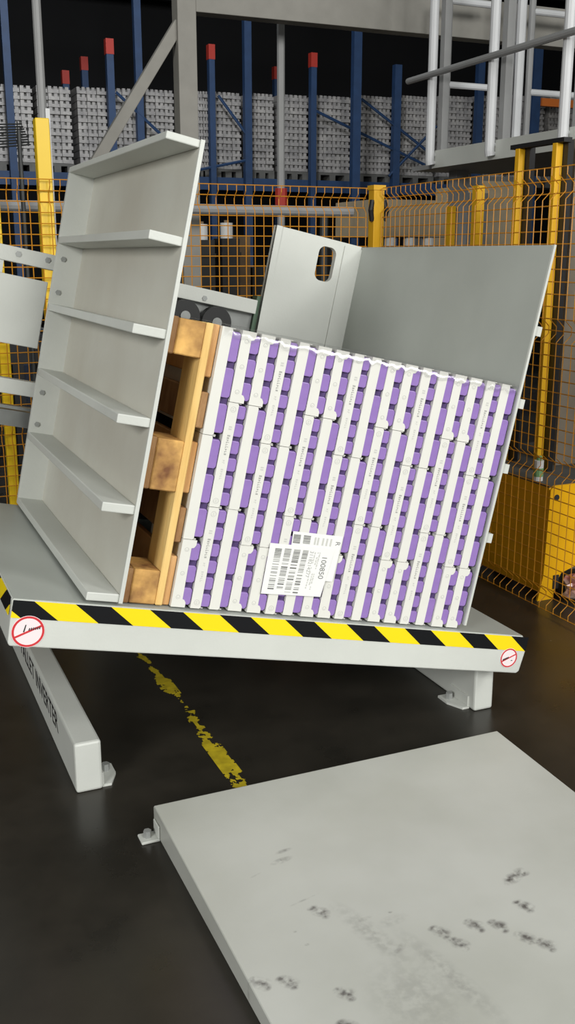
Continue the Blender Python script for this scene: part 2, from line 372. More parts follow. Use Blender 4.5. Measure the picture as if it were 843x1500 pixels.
# ribbed platform that carries the pallet (left)
p = MB(); p.box((.286, 2.58, .012), (.295, 3.79, 1.252)); plat = P(p, 'ribbed_platform', PLATE)
for v0, v1 in ((.012, .036), (.262, .288), (.502, .528), (.740, .766), (.982, 1.006), (1.232, 1.252)):
    r = MB(); r.box((.195, 2.581, v0), (.286, 3.785, v1)); sub(r, 'rib', PAINT, plat, bevel=.003)
r = MB(); r.box((.195, 3.77, .036), (.286, 3.788, 1.232)); sub(r, 'rear_flange', PAINT, plat)
for v in (.32, .44, .57, .69, .81, .93):
    if v in (.57, .69): continue
    sub(hexbolt((.222, 3.77, v), .010, .005), 'bolt', BOLT, plat)
r = MB(); r.box((.2855, 2.575, .012), (.2965, 2.582, 1.253)); sub(r, 'front_edge_strip', PAINT, plat)

# opposing platform (right)
p = MB(); p.box((1.452, 2.60, .02), (1.459, 3.866, 1.247)); platR = P(p, 'clamp_platform', PLATE2)
r = MB(); r.box((1.4515, 2.592, .02), (1.4595, 2.60, 1.248)); sub(r, 'front_edge_strip', PAINT, platR)
for v in (.97, .74, .53, .30):
    r = MB(); r.box((1.459, 2.60, v), (1.486, 3.80, v+.03)); sub(r, 'stiffener', PAINT, platR)
# back panel with handhole
def panel_hole(name):
    mb = MB(); u0, u1, v0, v1 = 1.056, 1.452, .0, 1.248; a0, a1, b0, b1 = 1.262, 1.342, 1.075, 1.215; y0, y1 = 3.868, 3.876
    r = .028; hole = []
    for (cx, cz, st) in ((a1-r, b1-r, 0), (a0+r, b1-r, 1), (a0+r, b0+r, 2), (a1-r, b0+r, 3)):
        for k in range(6): an = math.pi/2*(st+k/5); hole.append((cx+r*math.cos(an), cz+r*math.sin(an)))
    outer = []
    mid = ((a0+a1)/2, (b0+b1)/2)
    for h in hole:
        dx, dz = h[0]-mid[0], h[1]-mid[1]; ts = []
        if dx > 1e-9: ts.append((u1-mid[0])/dx)
        if dx < -1e-9: ts.append((u0-mid[0])/dx)
        if dz > 1e-9: ts.append((v1-mid[1])/dz)
        if dz < -1e-9: ts.append((v0-mid[1])/dz)
        k = min(ts); outer.append((mid[0]+dx*k, mid[1]+dz*k))
    # snap the nearest outer points to the four corners
    for c in ((u0, v0), (u1, v0), (u1, v1), (u0, v1)):
        i = min(range(len(outer)), key=lambda i: abs(math.atan2(outer[i][1]-mid[1], outer[i][0]-mid[0])-math.atan2(c[1]-mid[1], c[0]-mid[0])))
        outer[i] = c
    n = len(hole)
    for y in (y0, y1):
        vs = [(x, y, z) for x, z in hole]+[(x, y, z) for x, z in outer]
        mb.add(vs, [(i, (i+1) % n, n+(i+1) % n, n+i) for i in range(n)])
    mb.add([(x, y0, z) for x, z in hole]+[(x, y1+.02, z) for x, z in hole], [(i, (i+1) % n, n+(i+1) % n, n+i) for i in range(n)])
    return mb
bp_ = panel_hole('back_panel')
bp_.box((1.056, 3.876, 0), (1.062, 3.896, 1.248)); bp_.box((1.062, 3.876, 1.242), (1.452, 3.896, 1.248))
bpo = P(bp_, 'back_panel', PAINT)
r = MB(); r.box((1.056, 3.861, 0), (1.080, 3.868, 1.248)); sub(r, 'edge_strip', PAINT, bpo)
r = MB(); r.box((1.372, 3.862, 0), (1.452, 3.868, 1.236)); sub(r, 'side_strip', PAINT, bpo)
# guide rails, wheels and side panel behind the ribbed platform
r = MB(); r.box((-.55, 3.86, .885), (1.035, 3.92, .941)); rail = P(r, 'guide_rail', PAINT, bevel=.003)
for x, y in ((27, 372), (70, 381), (300, 437)):
    u_, v_ = duv(x, y, 3.86); sub(hexbolt((u_, 3.86, v_), .011, .004), 'bolt', BOLT, rail)
r = MB(); r.box((.25, 3.90, .79), (1.05, 3.93, .885)); P(r, 'rail_web', RAILG)
r = MB(); r.box((-.55, 3.865, .590), (.199, 3.90, .840)); P(r, 'side_panel', PAINT, bevel=.003)
r = MB(); r.box((-.55, 3.865, .840), (.03, 3.88, .885)); P(r, 'panel_flange', PAINT)
r = MB(); r.box((-.55, 3.86, .407), (.25, 3.92, .463)); P(r, 'guide_rail', PAINT, bevel=.003)
r = MB(); r.box((-.55, 3.88, .285), (.25, 3.93, .345)); rl = P(r, 'lower_rail', RAILG)
r = MB(); r.box((-.55, 3.86, .352), (.25, 3.90, .364)); P(r, 'rail_lip', RAILG)
for x, y in ((268, 462), (314, 472)):
    u_, v_ = duv(x, y, 3.85)
    r = MB(); r.disc((u_, v_), .062, 3.82, 3.86, 28); w = P(r, 'guide_wheel', BLACK)
    r = MB(); r.disc((u_, v_), .02, 3.814, 3.82, 20); sub(r, 'hub', RAILG, w)
r = MB(); r.box((.35, 3.94, -.1), (1.4, 4.08, .80)); P(r, 'rear_frame', DARKST)
r = MB(); r.box((1.036, 3.88, .78), (1.053, 3.93, .96)); P(r, 'rail_end_plate', mat('dull_green_plate', rgb(70, 96, 74), .5))

# ================================================================ WOODEN PALLET (on its side)
V0 = .006; YP = 2.602
PL = dw(.300, YP, V0)
pal = empty('wooden_pallet', PL, DROT, 'worn wooden pallet standing on edge against the ribbed platform', 'pallet')
def wood(name, a, b, m_, jit=True):
    mb = MB(); mb.box(a, b); o = mb.build(name, m_, pal, bevel=.003, seg=1); return o
for v0, w in ((0, .1), (.3275, .145), (.7, .1)):
    wood('bottom_board', (0, 0.004, v0), (.022, 1.2, v0+w), WOODD)
    for yy in (0.0, .5275, 1.055): wood('block', (.0225, yy+.003, v0+random.uniform(0, .003)), (.0995, yy+.145, v0+w-random.uniform(0, .003)), WOODB)
for yy in (0.002, .5275, 1.055): wood('stringer_board', (.100, yy, 0.0), (.1215, yy+.143, .8), WOODL)
for v0, w in ((0, .145), (.186, .1), (.3275, .145), (.514, .1), (.655, .145)):
    wood('deck_board', (.122, .004+random.uniform(0, .012), v0), (.1435, 1.2, v0+w), WOOD if w > .12 else WOODD)

# ================================================================ TRAYS
NL, U0, U1 = 17, .4455, 1.4490
PITCH = (U1-U0)/NL
def cup_mesh(name, w, dep):
    mb = MB(); h0, h1 = .022, PITCH-.0014
    c = min(.007, w*.16)
    mb.prism_y([(h0, .002), (h0+.012, 0), (h1-c, 0), (h1-c*.35, c*.3), (h1, c), (h1, w-c), (h1-c*.35, w-c*.3), (h1-c, w), (h0+.012, w), (h0, w-.002)], 0, dep)
    return mb.mesh(name, [PURP], bevel=.0022, seg=2, smooth=False)
CUP_L = cup_mesh('cup', .082, .192); CUP_S = cup_mesh('cup', .0375, .19); CUP_E = cup_mesh('cup', .050, .29)
def tray_mesh(w, dep, tabs):
    th = .0315; mb = MB()
    mb.box((0, .004, .002), (.026, dep-.004, w-.002))                  # filled tray body
    if tabs: pts = [(0, 0), (th+.011, 0), (th+.011, .014), (th+.006, .022), (th, .024), (th-.002, w-.024), (th+.006, w-.022), (th+.011, w-.014), (th+.011, 0+w), (0, w)]
    else: pts = [(0, 0), (th-.004, 0), (th, .005), (th-.001, w*.5), (th, w-.005), (th-.004, w), (0, w)]
    mb.prism_y(pts, 0, .004); mb.prism_y(pts, dep-.004, dep)            # long walls
    mb.box((0, .004, 0), (th+.008, dep-.004, .002)); mb.box((0, .004, w-.002), (th+.008, dep-.004, w))
    mb.m = 1; mb.box((.026, .011, .008), (PITCH-.0025, dep-.011, w-.008))  # recessed filler between the cups, with the gap shade in its colour
    return mb.mesh('tray', [CARD, PURP_SHADE])
TR_L = tray_mesh(.2985, .198, False); TR_S = tray_mesh(.1985, .298, True)
def print_mesh(kind):
    mb = MB(); rnd = random.Random(3); y0, y1 = -.0006, .0002
    def ring(z, r=.0085):
        mb.disc((.0165, z), r, y0, y1, 12, r_in=r*.82); mb.box((.0135, y0, z-.004), (.0195, y1, z-.0018)); mb.box((.014, y0, z+.001), (.0185, y1, z+.0032))
    if kind == 'L':
        ring(.018); ring(.28)
        # small upright marks that read as one grey line of lettering, running down the tray side
        z = .2985*.78
        for wlen, hh, mi in ((2, .009, 0), (9, .0065, 1), (2, .0065, 0), (5, .0065, 0)):
            mb.m = mi
            for k in range(wlen):
                h_ = hh*(1.35 if rnd.random() < .2 else 1)
                mb.box((.0135, y0, z-.0016), (.0135+h_, y1, z)); mb.box((.0135+(h_-.0015 if rnd.random() < .5 else 0), y0, z-.0042), (.0135+h_ if rnd.random() < .5 else .0155, y1, z-.0012))
                z -= .0066
            z -= .012
        mb.m = 0
    else:
        for z in (.03, .1, .17): mb.disc((.0165, z), .0065, y0, y1, 10, r_in=.005); mb.box((.0145, y0, z-.003), (.0185, y1, z-.001))
    return mb.mesh('print', [INKL, INK])
PR_L = print_mesh('L'); PR_S = print_mesh('S')
ORD = ['first', 'second', 'third', 'fourth', 'fifth', 'sixth', 'seventh', 'eighth', 'ninth', 'tenth', 'eleventh', 'twelfth', 'thirteenth', 'fourteenth', 'fifteenth', 'sixteenth', 'seventeenth']
for L in range(NL):
    ty = 'BCDA'[L % 4]
    cols = (('S', 0), ('L', .2), ('L', .5)) if ty in 'AB' else (('L', 0), ('L', .3), ('S', .6))
    uj = U0+L*PITCH
    for ci, (kd, v0) in enumerate(cols):
        yj = YP-.002+random.uniform(0, .005); vj = V0+v0+.0007
        pos = ('lowest', 'middle', 'topmost')[ci]
        text = kd == 'L' and ty in 'AC'
        desc = 'printed long side' if text else ('plain long side' if kd == 'L' else 'raised-corner end')
        root = empty('display_tray', dw(uj, yj, vj), DROT, f'white tray of purple cups, {desc}, {pos} of the {ORD[L]} layer from the pallet', 'tray', 'trays in the front of the pallet load')
        root.rotation_euler = DROT
        link('tray_board', TR_L if kd == 'L' else TR_S, root)
        if kd == 'L' and not text:
            for k in range(3):
                c = link('cup', CUP_L, root); c.location = (random.uniform(-.0006, 0), .0002+random.uniform(0, .0008), .0085+k*.0994)
        elif kd == 'L':
            for k in range(6):
                c = link('cup', CUP_S, root); c.location = (random.uniform(-.0008, 0), .0004+(.003 if k % 2 else 0)+random.uniform(0, .0012), .0062+k*.0497)
        else:
            for k in range(3):
                c = link('cup', CUP_E, root); c.location = (random.uniform(-.0008, 0), .0005+random.uniform(0, .002), .008+k*.0655)
        if text: link('print', PR_L, root)['kind'] = 'stuff'
        if kd == 'S': link('print', PR_S, root)['kind'] = 'stuff'
    # the trays behind along the top of the layer
    kd, v0 = cols[2]; n, dep = (5, .2) if kd == 'L' else (3, .3)
    for r_ in range(n):
        o = link('display_tray', TR_L if kd == 'L' else TR_S); o.location = dw(uj, YP+.003+dep*(r_+1), V0+v0+.0007); o.rotation_euler = DROT
        tag(o, f'white tray on the load top, {ORD[r_+1]} from the front in the {ORD[L]} layer', 'tray', 'trays behind the front row of the load')

# labels on the load
def lab_corner(x, y): return duv(x, y, 2.597)
def make_label(name, corners, yy, label, items):
    c = [lab_corner(*q) for q in corners]
    mb = MB(); mb.prism_y([c[3], c[2], c[1], c[0]], yy-.0009, yy)
    o = mb.build(name, PAPER); o.location = DLOC; o.rotation_euler = DROT
    tag(o, label, 'label')
    return o, c
YLAB = YP-.005
lb2, c2 = make_label('shipping_label', ((430, 778), (503, 786), (487, 852), (420, 846)), YLAB, 'rear white shipping label peeking out behind the front barcode sheet', None)
lb1, c1 = make_label('shipping_label', ((396, 795), (491, 804), (469, 874), (382, 869)), YLAB-.0015, 'front white shipping label with four barcodes stuck on the purple trays', None)
def bil(c, s, t):   # s across (left to right), t downward
    a = Vector(c[0]).lerp(Vector(c[1]), s); b = Vector(c[3]).lerp(Vector(c[2]), s); return a.lerp(b, t)
def bars(c, lb, cols_, y, t0, t1, seed):
    rnd = random.Random(seed); mbs = [MB(), MB()]
    for (sa, sb, ta, tb) in cols_:
        t = ta
        while t < tb:
            h = rnd.choice((.006, .010, .016, .028)); g = rnd.choice((.008, .012, .020, .04))
            if t < ta+.16: h, g = .012, .005
            q = [bil(c, sa, t+h), bil(c, sb, t+h), bil(c, sb, t), bil(c, sa, t)]
            mbs[rnd.random() < .45].prism_y([tuple(v) for v in q], y-.0006, y)
            t += h+g
    for mb, mm in zip(mbs, (INK, INKD)):
        if mb.v: mb.build('barcode', mm, lb)['kind'] = 'stuff'
bars(c1, lb1, ((.09, .19, .09, .90), (.235, .335, .08, .90), (.375, .475, .08, .97), (.515, .60, .08, .93)), YLAB-.0024, 0, 1, 4)
bars(c2, lb2, ((.02, .16, .06, .24), (.22, .36, .06, .24)), YLAB-.0009, 0, 1, 9)
def label_text(lb, txt, size, c, s, t, y, m_):
    me = text_mesh(txt, size, .0002); me.materials.append(m_)
    o = link('lettering', me, lb); p_ = bil(c, s, t)
    # reading direction runs down the sheet (-v), glyph tops point along +u
    o.matrix_local = Matrix(((0, 1, 0, p_.x), (0, 0, -1, y), (-1, 0, 0, p_.y), (0, 0, 0, 1)))
label_text(lb1, '100850', .024, c1, .835, .16, YLAB-.0026, INKD)
label_text(lb1, '3118214277', .0165, c1, .63, .08, YLAB-.0026, INK)
label_text(lb2, 'R', .022, c2, .88, .12, YLAB-.0011, INKD)
mb = MB()
rnd = random.Random(11)
for s in (.70, .745, .775):
    t = .10
    while t < .85:
        h = rnd.uniform(.02, .07)
        if rnd.random() < .7: mb.prism_y([tuple(bil(c1, s, t+h)), tuple(bil(c1, s+.018, t+h)), tuple(bil(c1, s+.018, t)), tuple(bil(c1, s, t))], YLAB-.003, YLAB-.0024)
        t += h+.015
mb.build('fine_print', INKL, lb1)['kind'] = 'stuff'
mb = MB()
for s in (.44, .5, .6, .68, .76):
    mb.prism_y([tuple(bil(c2, s, .24)), tuple(bil(c2, s+.035, .24)), tuple(bil(c2, s+.035, .08)), tuple(bil(c2, s, .08))], YLAB-.0015, YLAB-.0009)
mb.build('fine_print', INKL, lb2)['kind'] = 'stuff'

# stretch film left over the top edge of the load
mb = MB(); n = 60; rows = []
rnd = random.Random(2)
for i in range(n+1):
    u = U0+.004+(U1-U0-.008)*i/n; d = .018+.016*rnd.random()
    rows.append([(u, YP-.006-.002*rnd.random(), V0+.80-d), (u, YP-.005, V0+.803), (u, YP+.05, V0+.806+.002*rnd.random()), (u, YP+.35, V0+.806)])
vs = [p for r_ in rows for p in r_]
mb.add(vs, [(i*4+k, (i+1)*4+k, (i+1)*4+k+1, i*4+k+1) for i in range(n) for k in range(3)])
o = mb.build('stretch_film', FILM, smooth=True); o.location = DLOC; o.rotation_euler = DROT
tag(o, 'clear stretch film folded over the upper edge of the pallet load', 'film')

# ================================================================ FLOOR RAMP
marks = []
def mk(x, y, rx, ry, rot=0, st=.8):
    p_ = onZ(x, y, .06); marks.append((p_.x, p_.y, rx, ry, rot, st))
for x, y in ((383, 1435), (424, 1433), (647, 1360), (675, 1376), (698, 1350), (733, 1350), (772, 1366), (803, 1376), (770, 1322), (508, 1448), (512, 1494), (470, 1334)):
    mk(x, y, .026, .020, -.5, .95); mk(x-12, y-5, .017, .010, .2, .85); mk(x+8, y+7, .013, .010, .3, .8)
mk(415, 1250, .034, .009, .1, .6); mk(413, 1263, .036, .012, .15, .8); mk(375, 1284, .02, .004, .3, .3); mk(445, 1318, .05, .004, .2, .3)
mk(757, 1280, .042, .018, .55, 1.0); mk(748, 1285, .030, .018, .55, 1.0); mk(768, 1277, .02, .012, .1, 1.0)
mk(545, 1365, .035, .16, .25, .28); mk(585, 1385, .04, .012, .5, .4); mk(530, 1345, .03, .01, .1, .4); mk(575, 1345, .05, .02, .1, .22)
mk(660, 1420, .035, .20, .2, .28); mk(610, 1450, .12, .14, 0, .2)
for x, y in ((300, 1152), (528, 1098), (432, 1362), (450, 1380), (365, 1150), (540, 1100), (572, 1333)): mk(x, y, .007, .005, 0, .8)
RAMPM = ramp_mat(marks)
rp = MB(); XA, XB = .645, 1.775
rp.prism_x([(2.425, 0), (2.425, .072), (2.418, .078), (1.55, .046), (.55, .008), (.55, 0)], XA, XB)
ramp = rp.build('floor_ramp', RAMPM, bevel=.002, seg=1)
tag(ramp, 'pale grey scuffed steel ramp plate lying on the floor in front of the machine', 'ramp')
q = MB(); q.box((XA-.052, 2.362, 0), (XA-.0005, 2.41, .008)); q.box((XA-.006, 2.362, .008), (XA-.0005, 2.41, .045)); q.build('anchor_bracket', PAINT, ramp, bevel=.002, seg=1)
hexbolt((XA-.030, 2.386, .008), .011, .02, 'z').build('anchor_bolt', BOLT, ramp)

# ================================================================ WIRE MESH FENCES
XF, YFB, ZT = 2.72, 5.05, 1.893
PROF = [(0, .018), (0, .042), (.034, .070), (.034, .088), (0, .118), (0, .610), (.036, .642), (.036, .675), (0, .705), (0, 1.190), (.034, 1.222), (.034, 1.252), (0, 1.283), (0, 1.766), (.036, 1.80), (.036, 1.83), (0, 1.862), (0, ZT)]
def prof(z):
    for (a, z0), (b, z1) in zip(PROF, PROF[1:]):
        if z0 <= z <= z1: return a+(b-a)*(z-z0)/(z1-z0)
    return 0
def fence(along, a0, a1, fixed, name, label, posts):
    root = empty(name, (fixed, a0, 0) if along == 'Y' else (a0, fixed, 0), label=label, cat='fence')
    inv_ = Vector(root.location)
    mb = MB(); R = .0024
    def pt(a, off, z): return Vector((fixed+off, a, z))-inv_ if along == 'Y' else Vector((a, fixed+off, z))-inv_
    n = int((a1-a0)/.05)
    for i in range(n+1):
        a = a0+i*.05; mb.tube([pt(a, o_, z) for o_, z in PROF], R, 4)
    zs = [.018+k*.0507 for k in range(38)]
    for z in zs: mb.tube([pt(a0, prof(z)+.004, z), pt(a1, prof(z)+.004, z)], R, 4)
    o = mb.build('wire_mesh', WIRE, root); o['kind'] = 'stuff'
    for (pa, off, w, ztop, m_) in posts:
        q = MB(); p0 = pt(pa, off, 0)
        q.box((p0.x-w/2, p0.y-w/2, p0.z), (p0.x+w/2, p0.y+w/2, p0.z+ztop)); q.build('post', m_, root, bevel=.003, seg=1)
    return root
def xat(x, y, Y): return onY(x, y, Y).x
fr = fence('Y', 2.4, 5.0, XF, 'mesh_fence', 'orange-yellow wire mesh fence panel running back along the right side', [(2.42, .07, .06, 1.95, YEL2)])
fb = fence('X', -1.1, 2.66, YFB, 'mesh_fence', 'orange-yellow wire mesh fence panel across the back behind the machine', [(.940, .075, .066, 2.172, YEL), (.70, .10, .05, 2.02, YEL)])
# corner post with clamps
cp = empty('fence_corner_post', (XF-.008, YFB, 0), label='yellow corner post with black clamps where the two mesh fences meet', cat='post')
q = MB(); q.box((-.032, -.032, 0), (.032, .032, 1.9)); q.build('post', YEL2, cp, bevel=.003)
q = MB(); q.box((-.037, -.037, 1.885), (.037, .037, 1.91)); q.build('cap', YEL2, cp)
for zz in (1.78, .9, .3):
    for s in (-1, 1):
        q = MB(); q.tube([(s*.036, -.02, zz-.055), (s*.05, -.03, zz), (s*.036, -.02, zz+.05)], .014, 8); q.build('clamp', BLACKPL, cp)
# white light-curtain profile beside the tall yellow post
q = MB(); x0_ = xat(72, 200, 5.2); q.box((x0_-.011, 5.2, 0), (x0_+.011, 5.23, 2.23))
tag(q.build('profile_post', WHITERAIL, bevel=.002), 'slim white profile post beside the tall yellow fence post', 'post')

# ================================================================ BEYOND THE RIGHT FENCE
# yellow floor guard
g = empty('floor_guard', (2.83, 3.56, 0), label='yellow steel floor guard box with chipped edges behind the right fence', cat='guard')
q = MB(); q.box((0, .012, .03), (.012, .95, .53)); q.build('side_plate', YELO, g, bevel=.002)
q = MB(); q.prism_y([(-.035, 0), (.05, 0), (.06, .06), (.09, .12), (.30, .19), (.62, .20), (.62, .54), (.02, .54), (.0, .52), (-.01, .12)], 0, .012); fp = q.build('front_plate', YELO, g)
q = MB(); q.disc((.035, .485), .014, -.003, 0, 10); q.build('bolt', DARKST, fp)
q = MB(); q.box((.045, -.006, .05), (.075, .0, .115)); q.build('latch', DARKST, fp)
q = MB(); q.box((0, .012, .53), (.62, .95, .536)); q.build('top_plate', GREYC, g)
q = MB(); q.box((.60, .012, 0.02), (.62, .95, .53)); q.build('side_plate', YELO, g)
# crumpled plastic in the cut-out
bm = bmesh.new(); bmesh.ops.create_icosphere(bm, subdivisions=3, radius=1)
rnd = random.Random(8)
for v in bm.verts: v.co = Vector((v.co.x*.13, v.co.y*.06, v.co.z*.065))*(1+rnd.uniform(-.22, .22))
me = bpy.data.meshes.new('plastic_wrap'); bm.to_mesh(me); bm.free(); me.materials.append(mat('crumpled_clear_wrap', rgb(196, 188, 172), .25, c2=rgb(150, 60, 50), nscale=9))
o = link('plastic_wrap', me); o.location = (3.02, 3.50, .065); tag(o, 'crumpled pale plastic wrap with red print under the yellow guard', 'plastic wrap')

# light-curtain gate: two yellow posts with a black bar
XG = 3.0
gt = empty('light_curtain_gate', (XG, onX(762, 300, XG).y, 0), label='yellow twin-post gate frame with black top bar behind the right fence', cat='gate frame')
ya, yb = onX(763, 218, XG).y, onX(818, 212, XG).y
ztop = onX(763, 218, XG).z
for yy in (ya, yb):
    q = MB(); q.box((-.018, yy-ya-.016, 0), (.018, yy-ya+.016, ztop)); pst = q.build('post', YEL2, gt, bevel=.003)
    q = MB(); q.box((.019, yy-ya-.05, .05), (.05, yy-ya-.01, ztop+.01)); q.build('sensor_strip', BLACKPL, pst)
gt.location.y = ya
q = MB(); q.box((-.015, yb-ya-.06, ztop), (.03, .06, ztop+.02)); q.build('top_bar', BLACKPL, gt)
# further yellow posts
for (x, y, X, w, lab) in ((702, 272, 3.35, .05, 'thick yellow post under the raised platform'), (662, 302, 3.9, .045, 'slim yellow post behind the corner of the mesh fence')):
    p_ = onX(x, y, X); q = MB(); q.box((X-w/2, p_.y-w/2, 0), (X+w/2, p_.y+w/2, p_.z)); q.box((X-w*.8, p_.y-w*.8, 0), (X+w*.8, p_.y+w*.8, .02))
    tag(q.build('guard_post', YEL2), lab, 'post')
# grey column on the right edge
p_ = onX(820, 440, 3.15); q = MB(); q.box((3.15, p_.y-.05, 0), (3.29, p_.y+.06, onX(832, 205, 3.15).z)); q.box((3.1, p_.y-.1, 0), (3.34, p_.y+.11, .02))
tag(q.build('steel_column', mat('brown_grey_column', rgb(128, 118, 104), .6, noise=.15)), 'brownish grey steel column behind the right fence at the picture edge', 'column')
# white machine panel and dark machine beside it
p_ = onX(838, 540, 3.5)
wm = empty('palletiser', (3.5, p_.y-.9, 0), label='pale panelled machine with dark base at the right picture edge', cat='machine')
q = MB(); q.box((0, -.6, 1.05), (1.0, .82, 2.05)); q.build('panel', BEIGE if False else mat('off_white_panel', rgb(188, 180, 168), .5, noise=.08), wm, bevel=.006)
q = MB(); q.box((.02, -.6, .0), (1.0, .84, 1.05)); q.build('base', DARKM, wm)
# bottle on the ledge
p_ = onX(800, 662, 3.05)
bt = MB(); bt.tube([(0, 0, 0), (0, 0, .085), (0, 0, .095)], .022, 12); 
bo = empty('bottle', (3.05, p_.y, .536), label='small bottle with green band standing on the yellow guard', cat='bottle')
bt.build('body', WHITEP, bo)
bt = MB(); bt.tube([(0, 0, .02), (0, 0, .06)], .0226, 12); bt.build('band', GREEN, bo)
bt = MB(); bt.tube([(0, 0, .095), (0, 0, .115)], .012, 10); bt.build('cap', GREEN, bo)
bo.location = (2.86, p_.y-.2, .537)

# raised platform with railings
XPL = 3.7
pf = empty('access_platform', (XPL, 4.4, 0), label='raised grey access platform with white railings at the upper right', cat='platform')
def PP(mb, name, m_, **k):
    o = mb.build(name, m_, pf, **k); o.matrix_parent_inverse = Matrix.Translation(pf.location).inverted(); return o
q = MB(); q.box((XPL, 4.3, 2.105), (XPL+.012, 6.12, 2.215)); PP(q, 'toe_plate', PAINT)
q = MB(); q.box((XPL+.012, 4.3, 2.105), (XPL+1.6, 6.4, 2.135)); PP(q, 'deck', GREYRAIL)
for yy in (6.09, 5.40, 4.71):
    q = MB(); q.tube([(XPL-.03, yy, 2.125), (XPL-.035, yy, 2.15), (XPL-.035, yy, 3.35)], .030, 12); ps = PP(q, 'railing_post', WHITERAIL)
    q = MB(); q.box((XPL+.005, yy-.07, 2.2), (XPL+.05, yy-.02, 3.35)); PP(q, 'railing_upright', GREYRAIL)
    for zz in (2.14, 2.19):
        q = MB(); q.tube([(XPL-.03, yy, zz), (XPL+.01, yy, zz)], .012, 8); PP(q, 'fixing', WHITERAIL)
q = MB(); q.tube([(XPL-.085, 6.32, 2.67), (XPL-.085, 4.3, 2.67)], .02, 10); PP(q, 'handrail', GREYRAIL)
YRR = 6.35
for pxs in ((655, 722), (775, 850)):
    xa, xb = xat(pxs[0], 120, YRR), xat(pxs[1], 130, YRR)
    for py in ((124, 0) if pxs[0] == 655 else (135, 16)):
        zz = onY(pxs[0], py, YRR).z; q = MB(); q.tube([(xa, YRR, zz), (xb, YRR, zz)], .022, 10); PP(q, 'cross_rail', WHITERAIL)
    q = MB(); q.tube([(xa, YRR, 2.13), (xa, YRR, onY(pxs[0], 2, YRR).z+.02)], .024, 10); PP(q, 'railing_upright', GREYRAIL)
for px, m_ in ((746, GREYRAIL), (761, WHITERAIL)):
    xa = xat(px, 100, YRR); q = MB(); q.tube([(xa, YRR, 2.13), (xa, YRR, 3.4)], .034, 10); PP(q, 'railing_upright', m_)
for yy in (6.2, 4.35):
    q = MB(); q.box((XPL+1.3, yy, 0), (XPL+1.4, yy+.1, 2.105)); PP(q, 'support_leg', GREYRAIL)
    q = MB(); q.box((XPL+.25, yy, 0), (XPL+.35, yy+.1, 2.105)); PP(q, 'support_leg', GREYRAIL)

# ================================================================ BEHIND THE BACK FENCE
# portal column, beam and brace
YC = 6.65
CA, CB = onY(258, 100, YC).x, onY(285, 100, YC).x; BZ = onY(470, 38, YC).z
pc = empty('portal_frame', ((CA+CB)/2, YC, 0), label='pale grey steel column with overhead beam and diagonal brace', cat='steel frame')
def PC(mb, name, m_):
    o = mb.build(name, m_, pc, bevel=.004); o.matrix_parent_inverse = Matrix.Translation(pc.location).inverted(); return o
q = MB(); q.box((CA, YC-.06, 0), (CB, YC+.06, 3.9)); PC(q, 'column', GREYPAINT)
q = MB(); q.box((CB, YC-.06, BZ), (5.5, YC+.06, BZ+.26)); PC(q, 'beam', GREYPAINT)
q = MB(); a, b_ = onY(262, 35, YC), onY(118, 275, YC); d = (b_-a).normalized(); n_ = Vector((-d.z, 0, d.x))*.036
q.prism_y([(a.x-n_.x, a.z-n_.z), (b_.x-n_.x, b_.z-n_.z), (b_.x+n_.x, b_.z+n_.z), (a.x+n_.x, a.z+n_.z)], YC-.03, YC+.03); PC(q, 'diagonal_brace', GREYPAINT)
q = MB(); q.box((5.4, YC-.05, 0), (5.5, YC+.05, BZ)); PC(q, 'column', GREYPAINT)
q = MB(); q.box((b_.x-.05, YC-.04, 0), (b_.x+.05, YC+.04, b_.z+.03)); PC(q, 'brace_post', GREYPAINT)
q = MB(); q.box((1.605, 5.30, 0), (1.66, 5.36, onY(264, 352, 5.3).z)); q.box((1.55, 5.26, 0), (1.70, 5.41, .015))
tag(q.build('column_protector', YEL2, bevel=.003), 'short yellow protector post in front of the grey steel column', 'post')
# grey pipes
for (px, y0, Y, r_, zt, lab) in ((62, 160, 5.9, .024, 3.6, 'grey vertical pipe rising above the tall yellow fence post'), (412, 270, 7.0, .028, 4.2, 'grey vertical pole with red foot in the middle of the racks')):
    p_ = onY(px, y0, Y)
    e = empty('vertical_pipe', (p_.x, Y, 0), label=lab, cat='pipe')
    q = MB(); q.tube([(0, 0, 0), (0, 0, zt)], r_, 10); q.build('pipe', GREYRAIL, e)
    if px == 412:
        z0 = onY(412, 306, Y).z; z1 = onY(412, 276, Y).z; q = MB(); q.tube([(0, 0, z0), (0, 0, z1)], r_+.016, 10); q.build('red_collar', RED, e)
# long grey guard rail
zz = onY(400, 308, 6.3).z
gr = empty('guard_rail', (1.0, 6.3, 0), label='long grey tubular guard rail behind the back fence', cat='rail')
q = MB(); q.tube([(-1.6, 0, zz), (2.2, 0, zz)], .032, 10); q.build('rail', GREYRAIL, gr)
for xx in (-1.4, .5, 2.0): q = MB(); q.tube([(xx, 0.02, 0), (xx, 0.02, zz-.02)], .028, 10); q.build('post', DARKST, gr)
